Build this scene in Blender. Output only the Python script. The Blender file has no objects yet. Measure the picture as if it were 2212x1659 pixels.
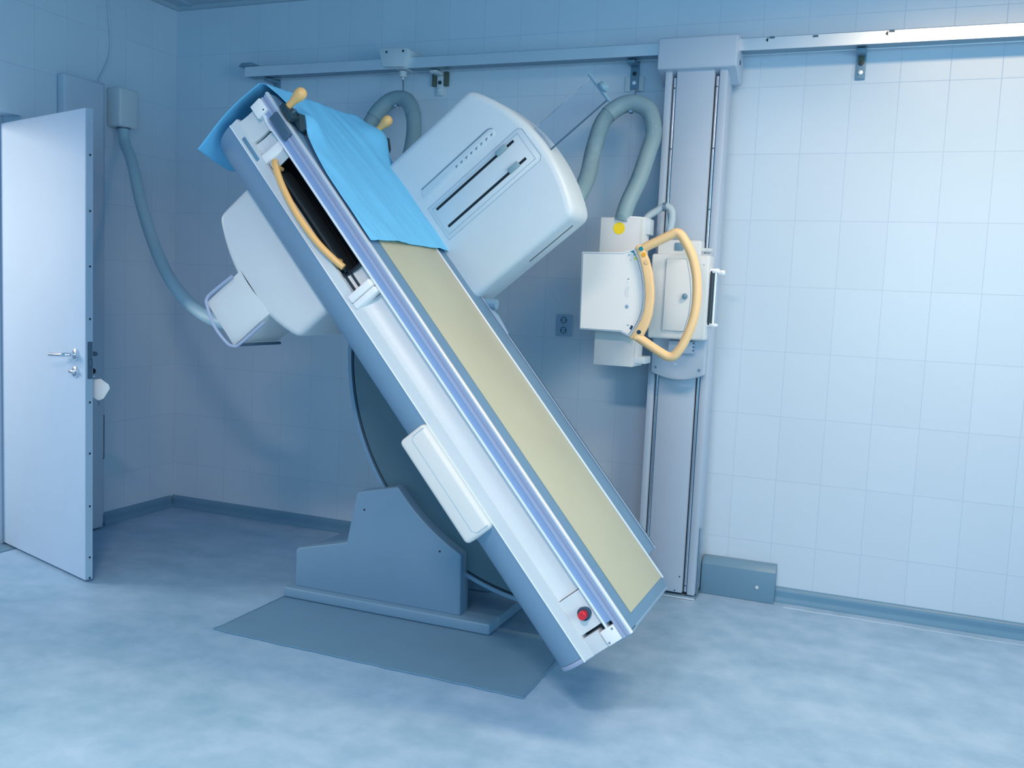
import bpy, bmesh, math, random
from mathutils import Vector, Matrix, noise
random.seed(7)
S = bpy.context.scene
COL = S.collection

# ------------------------------------------------------------------ camera, world, lights, exposure
CAM = Vector((0.630216, -4.484648, 1.387197))
RX = Vector((0.926983, 0.372466, 0.044408)); RY = Vector((0.077061, -0.073235, -0.994333)); RZ = Vector((-0.367103, 0.925152, -0.09659)); FPX = 2026.955   # camera right, down, forward
cd = bpy.data.cameras.new('camera'); cd.sensor_width = 36.0; cd.lens = FPX * 36.0 / 2212.0
cd.clip_start = 0.05; cd.clip_end = 60
cam = bpy.data.objects.new('camera', cd); COL.objects.link(cam)
cam.matrix_world = Matrix(((RX.x, -RY.x, -RZ.x, CAM.x), (RX.y, -RY.y, -RZ.y, CAM.y), (RX.z, -RY.z, -RZ.z, CAM.z), (0, 0, 0, 1)))
S.camera = cam
S.view_settings.view_transform = 'Standard'; S.view_settings.look = 'None'
S.view_settings.exposure = 0.0; S.view_settings.gamma = 1.0; S.view_settings.use_curve_mapping = False
w = bpy.data.worlds.new('world'); S.world = w; w.use_nodes = True
bg = w.node_tree.nodes['Background']; bg.inputs[0].default_value = (0.074, 0.593, 1.000, 1); bg.inputs[1].default_value = 0.675

def area(name, loc, target, sx, sy, power, col, spread=180):
    l = bpy.data.lights.new(name, 'AREA'); l.shape = 'RECTANGLE'; l.size = sx; l.size_y = sy
    l.energy = power; l.color = col; l.spread = math.radians(spread)
    o = bpy.data.objects.new(name, l); COL.objects.link(o); o.location = loc
    d = Vector(target) - Vector(loc)
    o.rotation_euler = d.to_track_quat('-Z', 'Y').to_euler()
    return o
area('ceiling_lamp_front', (-0.25, -4.15, 2.90), (-0.25, -4.14, 0), 0.6, 0.25, 71.3, (1.000, 0.774, 0.677), 170)
area('table_fill', (-1.7, -3.1, 2.90), (-1.7, -3.09, 0), 1.2, 0.35, 11.5, (1.000, 1.000, 0.720), 95)  # added fill to brighten the table, no fitting known at this spot
area('ceiling_lamp_side', (1.15, -1.5, 2.90), (1.15, -1.25, 0.0), 1.2, 0.35, 48.3, (1.000, 0.724, 0.429), 165)
area('corridor_lamp', (-5.6, -2.3, 2.0), (-3.2, -1.4, 1.0), 1.2, 1.2, 50.6, (1.000, 0.909, 0.782), 150)
area('left_wall_fill', (3.2, -3.4, 1.6), (-3.3, -1.2, 1.3), 2.0, 1.5, 17.5, (0.842, 1.000, 0.947), 100)  # unseen fill added to lift the left wall, not a known window
area('rear_fill', (1.6, -6.3, 1.7), (0.9, -1.0, 1.3), 2.4, 1.5, 19.3, (0.524, 0.810, 1.000), 110)  # unseen fill added behind the camera for surfaces facing it, no known window

# ------------------------------------------------------------------ geometry helpers
TH = math.radians(50.3)
U = Vector((math.cos(TH), 0, -math.sin(TH))); V = Vector((math.sin(TH), 0, math.cos(TH))); YV = Vector((0, 1, 0))
def T(u, v, y): return U * u + V * v + YV * y

ORG = {}
def finish(bm, smooth=40):
    bmesh.ops.recalc_face_normals(bm, faces=bm.faces)
    me = bpy.data.meshes.new('mesh'); bm.to_mesh(me); bm.free()
    for p in me.polygons: p.use_smooth = smooth > 0
    if smooth > 0: me.set_sharp_from_angle(angle=math.radians(smooth))
    return me
def obj(name, bm, mat, parent=None, label=None, smooth=40):
    me = finish(bm, smooth); me.name = name
    if mat: me.materials.append(mat)
    o = bpy.data.objects.new(name, me); COL.objects.link(o)
    if parent is None:
        xs = [v.co.x for v in me.vertices]; ys = [v.co.y for v in me.vertices]; zs = [v.co.z for v in me.vertices]
        org = Vector(((min(xs) + max(xs)) / 2, (min(ys) + max(ys)) / 2, min(zs)))
        me.transform(Matrix.Translation(-org)); o.location = org; ORG[o.name] = org
    else:
        org = ORG[parent.name]; me.transform(Matrix.Translation(-org)); o.parent = parent; ORG[o.name] = org
    if label: o['label'] = label
    return o
def tag(o, label, cat, group=None):
    o['label'] = label; o['category'] = cat
    if group: o['group'] = group
    return o
def thing(name, loc, label, cat, group=None):
    o = bpy.data.objects.new(name, None); COL.objects.link(o); o.location = loc; o.empty_display_size = 0.1
    ORG[o.name] = Vector(loc); return tag(o, label, cat, group)
def struct(name, bm, mat, parent=None, label=None, smooth=40):
    o = obj(name, bm, mat, parent, label, smooth)
    if parent is None: o['kind'] = 'structure'
    return o
def NB(): return bmesh.new()
def bevel(bm, geom_edges, r, seg=2):
    if r > 0: bmesh.ops.bevel(bm, geom=geom_edges, offset=r, segments=seg, profile=0.5, affect='EDGES', clamp_overlap=True)
def merge(bm, b2):
    me = bpy.data.meshes.new('tmp'); b2.to_mesh(me); b2.free(); bm.from_mesh(me); bpy.data.meshes.remove(me)
def box(bm, x0, x1, y0, y1, z0, z1, r=0.0, seg=2):
    return pbox(bm, Vector((x0, y0, z0)), Vector((x1 - x0, 0, 0)), Vector((0, y1 - y0, 0)), Vector((0, 0, z1 - z0)), r, seg)
def pbox(bm, o, a, b, c, r=0.0, seg=2):
    t = bmesh.new(); vs = [t.verts.new(o + a * i + b * j + c * k) for i in (0, 1) for j in (0, 1) for k in (0, 1)]
    for f in ((0, 1, 3, 2), (4, 6, 7, 5), (0, 4, 5, 1), (2, 3, 7, 6), (0, 2, 6, 4), (1, 5, 7, 3)): t.faces.new([vs[i] for i in f])
    bevel(t, t.edges[:], r, seg); merge(bm, t); return bm
def tbox(bm, u0, u1, v0, v1, y0, y1, r=0.0, seg=2):
    return pbox(bm, T(u0, v0, y0), U * (u1 - u0), V * (v1 - v0), YV * (y1 - y0), r, seg)
def prism(bm, pts, d, r=0.0, seg=2):
    """closed polygon pts (Vectors) extruded by vector d, edges bevelled by r"""
    t = bmesh.new(); n = len(pts)
    a = [t.verts.new(p) for p in pts]; b = [t.verts.new(p + d) for p in pts]
    t.faces.new(a); t.faces.new(b[::-1])
    for i in range(n): t.faces.new((a[i], a[(i + 1) % n], b[(i + 1) % n], b[i]))
    if r > 0:
        bmesh.ops.recalc_face_normals(t, faces=t.faces)
        es = [e for e in t.edges if len(e.link_faces) == 2 and e.calc_face_angle(0) > math.radians(25)]
        bevel(t, es, r, seg)
    merge(bm, t); return bm
def text(bm, prof, u0, u1, r=0.0):
    """extrude (y, v) profile along the table from u0 to u1"""
    return prism(bm, [T(u0, v, y) for y, v in prof], U * (u1 - u0), r)
def spline(pts, n=8):
    pts = [Vector(p) for p in pts]; out = []
    P = [pts[0] * 2 - pts[1]] + pts + [pts[-1] * 2 - pts[-2]]
    for i in range(1, len(P) - 2):
        for k in range(n):
            t = k / n; a, b, c, d = P[i - 1], P[i], P[i + 1], P[i + 2]
            out.append(0.5 * ((2 * b) + (c - a) * t + (2 * a - 5 * b + 4 * c - d) * t * t + (3 * b - a - 3 * c + d) * t ** 3))
    out.append(pts[-1]); return out
def tube(bm, path, r, n=16, caps=True, rf=None, closed=False):
    path = [Vector(p) for p in path]; rings = []; N = len(path)
    t0 = (path[1] - path[0]).normalized(); up = Vector((0, 0, 1)) if abs(t0.z) < 0.9 else Vector((0, 1, 0))
    a = t0.cross(up).normalized()
    for i, p in enumerate(path):
        if closed: t = (path[(i + 1) % N] - path[i - 1]).normalized()
        else: t = (path[min(i + 1, N - 1)] - path[max(i - 1, 0)]).normalized()
        a = (a - t * a.dot(t)).normalized(); b = t.cross(a)
        rr = rf(i / (N - 1)) if rf else r
        rings.append([bm.verts.new(p + (a * math.cos(2 * math.pi * k / n) + b * math.sin(2 * math.pi * k / n)) * rr) for k in range(n)])
    M = N if closed else N - 1
    for i in range(M):
        A = rings[i]; B = rings[(i + 1) % N]
        for k in range(n): bm.faces.new((A[k], A[(k + 1) % n], B[(k + 1) % n], B[k]))
    if caps and not closed: bm.faces.new(rings[0][::-1]); bm.faces.new(rings[-1])
    return bm
def cyl(bm, p0, p1, r, n=24, r1=None):
    p0, p1 = Vector(p0), Vector(p1)
    return tube(bm, [p0, p1], r, n, True, (lambda t: r + ((r1 if r1 is not None else r) - r) * t))
def lathe(bm, p0, axis, prof, n=24):
    """prof = (distance along axis, radius)"""
    p0 = Vector(p0); ax = Vector(axis).normalized(); up = Vector((0, 0, 1)) if abs(ax.z) < 0.9 else Vector((0, 1, 0))
    a = ax.cross(up).normalized(); b = ax.cross(a); R = []
    for d, r in prof: R.append([bm.verts.new(p0 + ax * d + (a * math.cos(2 * math.pi * k / n) + b * math.sin(2 * math.pi * k / n)) * max(r, 1e-5)) for k in range(n)])
    for i in range(len(R) - 1):
        for k in range(n): bm.faces.new((R[i][k], R[i][(k + 1) % n], R[i + 1][(k + 1) % n], R[i + 1][k]))
    bm.faces.new(R[0][::-1]); bm.faces.new(R[-1]); return bm
def arc(cx, cy, r, a0, a1, n): return [(cx + r * math.cos(math.radians(a0 + (a1 - a0) * i / n)), cy + r * math.sin(math.radians(a0 + (a1 - a0) * i / n))) for i in range(n + 1)]

# ------------------------------------------------------------------ materials
def mat(name, col, rough=0.5, metal=0.0, var=0.04, vs=6.0, bump=0.0, bs=200.0, spec=0.5, coat=0.0):
    m = bpy.data.materials.new(name); m.use_nodes = True; nt = m.node_tree; b = nt.nodes['Principled BSDF']
    tc = nt.nodes.new('ShaderNodeTexCoord'); nz = nt.nodes.new('ShaderNodeTexNoise'); nz.inputs['Scale'].default_value = vs; nz.inputs['Detail'].default_value = 4
    mr = nt.nodes.new('ShaderNodeMapRange'); mr.inputs['To Min'].default_value = 1 - var; mr.inputs['To Max'].default_value = 1 + var
    mx = nt.nodes.new('ShaderNodeMix'); mx.data_type = 'RGBA'; mx.blend_type = 'MULTIPLY'; mx.inputs['Factor'].default_value = 1
    mx.inputs['A'].default_value = (*col, 1)
    nt.links.new(tc.outputs['Object'], nz.inputs['Vector']); nt.links.new(nz.outputs['Fac'], mr.inputs['Value'])
    cb = nt.nodes.new('ShaderNodeCombineColor')
    for i in range(3): nt.links.new(mr.outputs['Result'], cb.inputs[i])
    nt.links.new(cb.outputs[0], mx.inputs['B']); nt.links.new(mx.outputs['Result'], b.inputs['Base Color'])
    b.inputs['Roughness'].default_value = rough; b.inputs['Metallic'].default_value = metal
    b.inputs['Specular IOR Level'].default_value = spec; b.inputs['Coat Weight'].default_value = coat; b.inputs['Coat Roughness'].default_value = 0.15
    if bump > 0:
        n2 = nt.nodes.new('ShaderNodeTexNoise'); n2.inputs['Scale'].default_value = bs
        bp = nt.nodes.new('ShaderNodeBump'); bp.inputs['Strength'].default_value = bump; bp.inputs['Distance'].default_value = 0.002
        nt.links.new(tc.outputs['Object'], n2.inputs['Vector']); nt.links.new(n2.outputs['Fac'], bp.inputs['Height']); nt.links.new(bp.outputs['Normal'], b.inputs['Normal'])
    return m
M = {}
M['white'] = mat('white_enamel', (0.69, 0.72, 0.74), 0.38, bump=0.15)
M['panel'] = mat('panel_plastic', (0.93, 0.92, 0.91), 0.42, var=0.02)
M['bezel'] = mat('bezel_plastic', (0.80, 0.86, 0.92), 0.4, var=0.02)
M['grey'] = mat('light_grey_enamel', (0.60, 0.68, 0.74), 0.42, bump=0.2)
M['column'] = mat('column_enamel', (0.45, 0.54, 0.66), 0.4, bump=0.2)
M['base'] = mat('base_enamel', (0.17, 0.31, 0.45), 0.42, bump=0.2)
M['blue'] = mat('cover_blue_grey', (0.18, 0.31, 0.45), 0.55, var=0.03)
M['lav'] = mat('lavender_band', (0.36, 0.43, 0.60), 0.5, var=0.03)
M['margin'] = mat('table_margin', (0.12, 0.24, 0.38), 0.45)
M['cream'] = mat('cream_laminate', (0.44, 0.45, 0.34), 0.5, var=0.10, vs=3.5, bump=0.1)
M['silver'] = mat('aluminium', (0.86, 0.88, 0.92), 0.35, 0.55, var=0.02, vs=10)
M['rail'] = mat('rail_aluminium', (0.80, 0.85, 0.90), 0.38, 0.85, var=0.06, vs=9)
M['chrome'] = mat('chrome', (0.80, 0.84, 0.90), 0.18, 1.0, var=0.02)
M['steel'] = mat('bracket_steel', (0.22, 0.33, 0.42), 0.4, 0.6, var=0.1, vs=25)
M['brass'] = mat('bracket_olive', (0.10, 0.13, 0.10), 0.6, 0.2)
M['black'] = mat('black_plastic', (0.008, 0.012, 0.018), 0.35)
M['dark'] = mat('dark_groove', (0.015, 0.035, 0.055), 0.5)
M['tray'] = mat('tray_dark', (0.03, 0.045, 0.055), 0.5)
M['clamp'] = mat('clamp_grey', (0.06, 0.12, 0.19), 0.4)
M['orange'] = mat('apricot_plastic', (0.86, 0.50, 0.19), 0.35, var=0.03)
M['handle'] = mat('cream_orange_plastic', (0.92, 0.62, 0.32), 0.4, var=0.03)
M['red'] = mat('red_button', (0.70, 0.02, 0.04), 0.3)
M['yellow'] = mat('yellow_sticker', (1.0, 0.72, 0.02), 0.55, var=0.02)
M['teal'] = mat('teal_button', (0.0, 0.27, 0.36), 0.35)
M['amber'] = mat('amber_button', (0.95, 0.45, 0.02), 0.35)
M['navy'] = mat('navy_button', (0.01, 0.05, 0.12), 0.3)
M['print'] = mat('grey_print', (0.36, 0.50, 0.62), 0.5)
M['lime'] = mat('lime_print', (0.75, 0.85, 0.12), 0.5)
M['hose'] = mat('corrugated_hose', (0.25, 0.38, 0.44), 0.55, var=0.05)
M['conduit'] = mat('hose_plastic_lit', (0.36, 0.56, 0.66), 0.5, var=0.04)  # paler copy of the hose plastic, stronger light painted into the colour
M['cloth'] = mat('blue_nonwoven', (0.16, 0.54, 0.86), 0.75, var=0.05, vs=40, bump=0.3, bs=500, spec=0.25)
M['door'] = mat('door_paint', (0.52, 0.67, 0.85), 0.62, var=0.03, bump=0.2)
M['dooredge'] = mat('door_edge_strip', (0.30, 0.46, 0.62), 0.4)
M['base_vinyl'] = mat('skirting_vinyl', (0.13, 0.28, 0.42), 0.4, var=0.08)
M['duct'] = mat('duct_cover_plastic', (0.15, 0.29, 0.41), 0.42)
M['paint'] = mat('painted_boxing', (0.52, 0.62, 0.75), 0.5, var=0.04)
M['mat'] = mat('rubber_mat', (0.14, 0.28, 0.42), 0.48, var=0.10, vs=4)
M['seam'] = mat('vinyl_weld', (0.48, 0.62, 0.74), 0.3)
M['tagplastic'] = mat('white_tag', (0.95, 0.95, 0.95), 0.3)
M['socket'] = mat('socket_plastic', (0.30, 0.46, 0.63), 0.4)
g = bpy.data.materials.new('clear_acrylic'); g.use_nodes = True; gn = g.node_tree; gb = gn.nodes['Principled BSDF']
gb.inputs['Base Color'].default_value = (0.9, 0.95, 1, 1); gb.inputs['Roughness'].default_value = 0.05
gb.inputs['Transmission Weight'].default_value = 1.0; gb.inputs['IOR'].default_value = 1.08; M['acrylic'] = g

def tile_material(name, axis, off, col, mortar):
    m = bpy.data.materials.new(name); m.use_nodes = True; nt = m.node_tree; b = nt.nodes['Principled BSDF']
    geo = nt.nodes.new('ShaderNodeNewGeometry'); sx = nt.nodes.new('ShaderNodeSeparateXYZ'); cx = nt.nodes.new('ShaderNodeCombineXYZ')
    nt.links.new(geo.outputs['Position'], sx.inputs[0])
    a1 = nt.nodes.new('ShaderNodeMath'); a1.operation = 'ADD'; a1.inputs[1].default_value = off
    nt.links.new(sx.outputs[axis], a1.inputs[0]); nt.links.new(a1.outputs[0], cx.inputs[0])
    a2 = nt.nodes.new('ShaderNodeMath'); a2.operation = 'ADD'; a2.inputs[1].default_value = 3.0 - 0.27
    nt.links.new(sx.outputs['Z'], a2.inputs[0]); nt.links.new(a2.outputs[0], cx.inputs[1])
    br = nt.nodes.new('ShaderNodeTexBrick'); br.offset = 0.0; br.squash = 1.0
    br.inputs['Scale'].default_value = 1.0; br.inputs['Brick Width'].default_value = 0.1979; br.inputs['Row Height'].default_value = 0.3
    br.inputs['Mortar Size'].default_value = 0.0016; br.inputs['Mortar Smooth'].default_value = 0.4; br.inputs['Bias'].default_value = 0.0
    br.inputs['Color1'].default_value = (*[c * 0.985 for c in col], 1); br.inputs['Color2'].default_value = (*[min(1, c * 1.015) for c in col], 1)
    br.inputs['Mortar'].default_value = (*mortar, 1)
    nt.links.new(cx.outputs[0], br.inputs['Vector']); nt.links.new(br.outputs['Color'], b.inputs['Base Color'])
    mr = nt.nodes.new('ShaderNodeMapRange'); mr.inputs['To Min'].default_value = 0.30; mr.inputs['To Max'].default_value = 0.7
    nt.links.new(br.outputs['Fac'], mr.inputs['Value']); nt.links.new(mr.outputs['Result'], b.inputs['Roughness'])
    nz = nt.nodes.new('ShaderNodeTexNoise'); nz.inputs['Scale'].default_value = 5.0; nt.links.new(geo.outputs['Position'], nz.inputs['Vector'])
    m1 = nt.nodes.new('ShaderNodeMath'); m1.operation = 'MULTIPLY_ADD'; m1.inputs[1].default_value = -1.0; nt.links.new(br.outputs['Fac'], m1.inputs[0]); nt.links.new(nz.outputs['Fac'], m1.inputs[2])
    bp = nt.nodes.new('ShaderNodeBump'); bp.inputs['Strength'].default_value = 0.35; bp.inputs['Distance'].default_value = 0.0015
    nt.links.new(m1.outputs[0], bp.inputs['Height']); nt.links.new(bp.outputs['Normal'], b.inputs['Normal'])
    return m
WCOL = (0.58, 0.70, 0.82); WMOR = (0.48, 0.60, 0.755)
M['tile_back'] = tile_material('wall_tiles_back', 'X', 20 * 0.1979, WCOL, WMOR)
M['tile_left'] = tile_material('wall_tiles_left', 'Y', 40 * 0.1979, WCOL, WMOR)

def floor_material():
    m = bpy.data.materials.new('blue_linoleum'); m.use_nodes = True; nt = m.node_tree; b = nt.nodes['Principled BSDF']
    geo = nt.nodes.new('ShaderNodeNewGeometry')
    n1 = nt.nodes.new('ShaderNodeTexNoise'); n1.inputs['Scale'].default_value = 9.0; n1.inputs['Detail'].default_value = 8; n1.inputs['Roughness'].default_value = 0.65
    n2 = nt.nodes.new('ShaderNodeTexNoise'); n2.inputs['Scale'].default_value = 2.2; n2.inputs['Detail'].default_value = 5
    mp = nt.nodes.new('ShaderNodeMapping'); mp.inputs['Scale'].default_value = (0.9, 5.0, 1)   # scuff streaks run along the wall
    n3 = nt.nodes.new('ShaderNodeTexNoise'); n3.inputs['Scale'].default_value = 1.3; n3.inputs['Detail'].default_value = 3
    nt.links.new(geo.outputs['Position'], n1.inputs['Vector']); nt.links.new(geo.outputs['Position'], n2.inputs['Vector'])
    nt.links.new(geo.outputs['Position'], mp.inputs['Vector']); nt.links.new(mp.outputs[0], n3.inputs['Vector'])
    s1 = nt.nodes.new('ShaderNodeMath'); s1.operation = 'MULTIPLY_ADD'; s1.inputs[1].default_value = 0.45; nt.links.new(n1.outputs['Fac'], s1.inputs[0])
    s2 = nt.nodes.new('ShaderNodeMath'); s2.operation = 'MULTIPLY_ADD'; s2.inputs[1].default_value = 0.35; nt.links.new(n2.outputs['Fac'], s2.inputs[0]); 
    s3 = nt.nodes.new('ShaderNodeMath'); s3.operation = 'MULTIPLY'; s3.inputs[1].default_value = 0.25; nt.links.new(n3.outputs['Fac'], s3.inputs[0])
    nt.links.new(s3.outputs[0], s2.inputs[2]); nt.links.new(s2.outputs[0], s1.inputs[2])
    cr = nt.nodes.new('ShaderNodeValToRGB'); e = cr.color_ramp.elements
    e[0].position = 0.38; e[0].color = (0.215, 0.39, 0.56, 1); e[1].position = 0.66; e[1].color = (0.37, 0.54, 0.73, 1)
    nt.links.new(s1.outputs[0], cr.inputs[0]); nt.links.new(cr.outputs[0], b.inputs['Base Color'])
    b.inputs['Roughness'].default_value = 0.42
    bp = nt.nodes.new('ShaderNodeBump'); bp.inputs['Strength'].default_value = 0.10; bp.inputs['Distance'].default_value = 0.002
    nt.links.new(n2.outputs['Fac'], bp.inputs['Height']); nt.links.new(bp.outputs['Normal'], b.inputs['Normal'])
    return m
M['floor'] = floor_material()
M['ceiling'] = mat('ceiling_panel', (0.42, 0.55, 0.66), 0.8, var=0.03, vs=60, bump=0.4, bs=300)

# ------------------------------------------------------------------ room
WX = -3.345; CZ = 2.95
b = NB(); box(b, -6.2, 3.4, -6.5, 0.15, -0.10, 0.0); struct('floor', b, M['floor'], smooth=0)
b = NB(); box(b, -6.2, -6.1, -6.5, 0.0, 0.0, CZ); struct('wall_corridor', b, M['paint'], smooth=0)
b = NB(); box(b, -6.2, 3.4, 0.0, 0.15, 0.0, CZ + 0.1); struct('wall_back', b, M['tile_back'], smooth=0)
# left wall with the doorway (y -1.98 .. -1.06, up to z 2.135)
DY0, DY1, DZ = -1.99, -1.066, 2.135
b = NB(); box(b, WX - 0.2, WX, DY1, 0.0, 0.0, CZ + 0.1); box(b, WX - 0.2, WX, -6.5, DY0, 0.0, CZ + 0.1); box(b, WX - 0.2, WX, DY0, DY1, DZ, CZ + 0.1)
struct('wall_left', b, M['tile_left'], smooth=0)
b = NB(); box(b, -6.2, 3.4, -6.5, 0.15, CZ + 0.0, CZ + 0.12)
struct('ceiling', b, M['ceiling'], smooth=0)
b = NB()   # ceiling grid profiles and wall angle
box(b, WX, 3.4, -0.022, 0.0, CZ - 0.022, CZ); box(b, WX, WX + 0.022, -6.5, -0.022, CZ - 0.022, CZ)
for k in range(1, 11): box(b, WX + 0.022, 3.4, -0.12 - 0.6 * k + 0.48 - 0.012, -0.12 - 0.6 * k + 0.48 + 0.012, CZ - 0.006, CZ)
for k in range(0, 11): box(b, WX + 0.12 + 0.6 * k - 0.012, WX + 0.12 + 0.6 * k + 0.012, -6.5, -0.022, CZ - 0.0065, CZ)
struct('trim_1', b, mat('ceiling_grid', (0.40, 0.52, 0.62), 0.5), smooth=0)
# skirting
prof = [(0.0, 0.0), (0.026, 0.0), (0.026, 0.006), (0.019, 0.018), (0.016, 0.030), (0.017, 0.046), (0.014, 0.060), (0.006, 0.068), (0.0, 0.070)]
b = NB(); prism(b, [Vector((WX, -d, z)) for d, z in prof], Vector((3.4 - WX, 0, 0))); struct('baseboard_back', b, M['base_vinyl'])
b = NB(); prism(b, [Vector((WX + d, -0.026, z)) for d, z in prof], Vector((0, -0.53, 0))); struct('baseboard_left', b, M['base_vinyl'])
# welded seam of the coved floor sheet
b = NB(); path = [Vector((0.28 + 0.06 * i, -0.098 + 0.0035 * math.sin(i * 1.7) * (i % 3), 0.002)) for i in range(52)]
tube(b, path, 0.0026, 6); struct('trim_2', b, M['seam'])
# boxed riser beside the door
b = NB(); box(b, WX, WX + 0.008, -0.62, -0.55, 0.012, 2.40, 0.002); box(b, WX, WX + 0.055, -0.86, -0.60, 0.005, 2.385, 0.012, 3)
t3 = struct('trim_3', b, M['paint'])
b = NB(); box(b, WX + 0.008, WX + 0.010, -0.615, -0.553, 0.374, 0.378); box(b, WX + 0.008, WX + 0.010, -0.555, -0.552, 0.374, 0.62)
obj('cover_joint', b, M['dark'], t3)
# door frame
b = NB(); box(b, WX - 0.20, WX - 0.12, DY1 - 0.045, DY1, 0.0, DZ, 0.004); box(b, WX - 0.20, WX - 0.12, DY0, DY0 + 0.045, 0.0, DZ, 0.004); box(b, WX - 0.20, WX - 0.12, DY0 + 0.045, DY1 - 0.045, DZ - 0.045, DZ, 0.004)
struct('trim_4', b, M['paint'])
b = NB(); box(b, WX - 0.20, WX - 0.0, DY0 + 0.0, DY1 - 0.0, 0.0005, 0.004, 0.001); struct('trim_5', b, M['duct'])

# ------------------------------------------------------------------ door leaf (standing open)
P0 = Vector((-3.462, -1.090, 0)); P1 = Vector((-2.638, -1.353, 0)); dl = (P1 - P0); L = dl.length; dl.normalize(); dn = Vector((dl.y, -dl.x, 0))  # dn points at the camera side
DT = 0.036
b = NB(); pbox(b, P0 + Vector((0, 0, 0.012)), dl * (L - 0.002), -dn * DT, Vector((0, 0, 2.085)), 0.003)
door = struct('door_1', b, M['door']); ORG[door.name] = door.location.copy()
def dp(a, n, z): return P0 + dl * a + dn * n + Vector((0, 0, z))
b = NB(); pbox(b, dp(L - 0.002, -0.002, 0.014), dl * 0.002, -dn * (DT - 0.004), Vector((0, 0, 2.08))); obj('edge_strip', b, M['dooredge'], door, 'grey-blue metal strip along the free edge')
for z in [0.02, 0.115, 0.35, 0.59, 0.82, 1.19, 1.42, 1.66, 1.90, 0.93]:
    b = NB(); cyl(b, dp(L - 0.001, -0.021, z), dp(L + 0.0012, -0.021, z), 0.005, 10); obj('screw', b, M['dark'], door)
b = NB(); pbox(b, dp(L, -0.010, 0.925), dl * 0.0015, -dn * 0.022, Vector((0, 0, 0.165)), 0.0); obj('lock_plate', b, M['clamp'], door, 'dark steel lock plate in the door edge')
b = NB(); pbox(b, dp(L, -0.014, 0.98), dl * 0.010, -dn * 0.016, Vector((0, 0, 0.03)), 0.002); obj('latch', b, M['clamp'], door)
HX = L - 0.085
b = NB(); lathe(b, dp(HX, 0, 1.028), dn, [(0, 0.026), (0.006, 0.026), (0.009, 0.022), (0.009, 0.008)]); r1 = obj('handle_rose', b, M['chrome'], door)
b = NB(); tube(b, spline([dp(HX, 0.006, 1.028), dp(HX, 0.035, 1.028), dp(HX - 0.012, 0.052, 1.027), dp(HX - 0.05, 0.056, 1.024), dp(HX - 0.13, 0.056, 1.020)], 6), 0.0095, 14); obj('door_handle', b, M['chrome'], door)
b = NB(); lathe(b, dp(HX, 0, 0.950), dn, [(0, 0.026), (0.006, 0.026), (0.009, 0.022), (0.009, 0.008)]); r2 = obj('lock_rose', b, M['chrome'], door)
b = NB(); pbox(b, dp(HX - 0.022, 0.012, 0.944), dl * 0.044, dn * 0.014, Vector((0, 0, 0.014)), 0.004); cyl(b, dp(HX, 0.006, 0.951), dp(HX, 0.016, 0.951), 0.007); obj('thumb_turn', b, M['chrome'], door)
b = NB(); tube(b, spline([dp(HX, -DT, 1.028), dp(HX, -DT - 0.045, 1.028), dp(HX - 0.012, -DT - 0.056, 1.028), dp(HX - 0.12, -DT - 0.058, 1.026)], 6), 0.0095, 12); obj('door_handle', b, M['clamp'], door, 'handle on the far side, its shade painted in as dark grey')  # dark grey instead of chrome paints the shade behind the leaf
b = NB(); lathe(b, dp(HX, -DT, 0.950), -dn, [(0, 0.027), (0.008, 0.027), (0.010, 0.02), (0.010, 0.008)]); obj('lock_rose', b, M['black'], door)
# key with hanging tag in the far side of the lock
kb = dp(HX, -DT - 0.010, 0.950)
key = thing('key_tag', tuple(dp(HX + 0.01, -DT - 0.03, 0.86)), 'white octagonal plastic tag hanging on the key in the open door', 'key tag')
b = NB(); cyl(b, kb, kb - dn * 0.03, 0.003, 8); lathe(b, kb - dn * 0.03 - dl * 0.0, dl, [(-0.0015, 0.014), (0.0015, 0.014)], 20); obj('key', b, M['black'], key, 'black key head in the lock')
kc = kb - dn * 0.032
b = NB(); tube(b, [kc + Vector((0, 0, -0.012)) + (dl * math.cos(a) * 0.010 + Vector((0, 0, math.sin(a) * 0.022 - 0.018))) for a in [2 * math.pi * i / 20 for i in range(20)]], 0.0016, 6, closed=True); obj('ring', b, M['chrome'], key)
tagc = kc + Vector((0.018, 0.004, -0.080)) + dl * 0.014
ax = Vector((0.93, 0.36, 0)); b = NB()
oct_ = [(-0.033, 0.010), (-0.016, 0.033), (0.008, 0.037), (0.036, 0.018), (0.040, 0.004), (0.018, -0.032), (0.000, -0.040), (-0.034, -0.020)]
prism(b, [tagc + ax * (x * 1.3) + Vector((0, 0, z * 1.3)) for x, z in oct_], Vector((-0.36, 0.93, 0)) * 0.003, 0.0008); obj('tag', b, M['tagplastic'], key)
b = NB(); pbox(b, tagc + Vector((-0.008, 0.006, -0.075)), Vector((0.006, 0, 0)), Vector((0, 0.002, 0)), Vector((0, 0, 0.05))); obj('key_blade', b, M['steel'], key, 'second key hanging under the tag')

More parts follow.
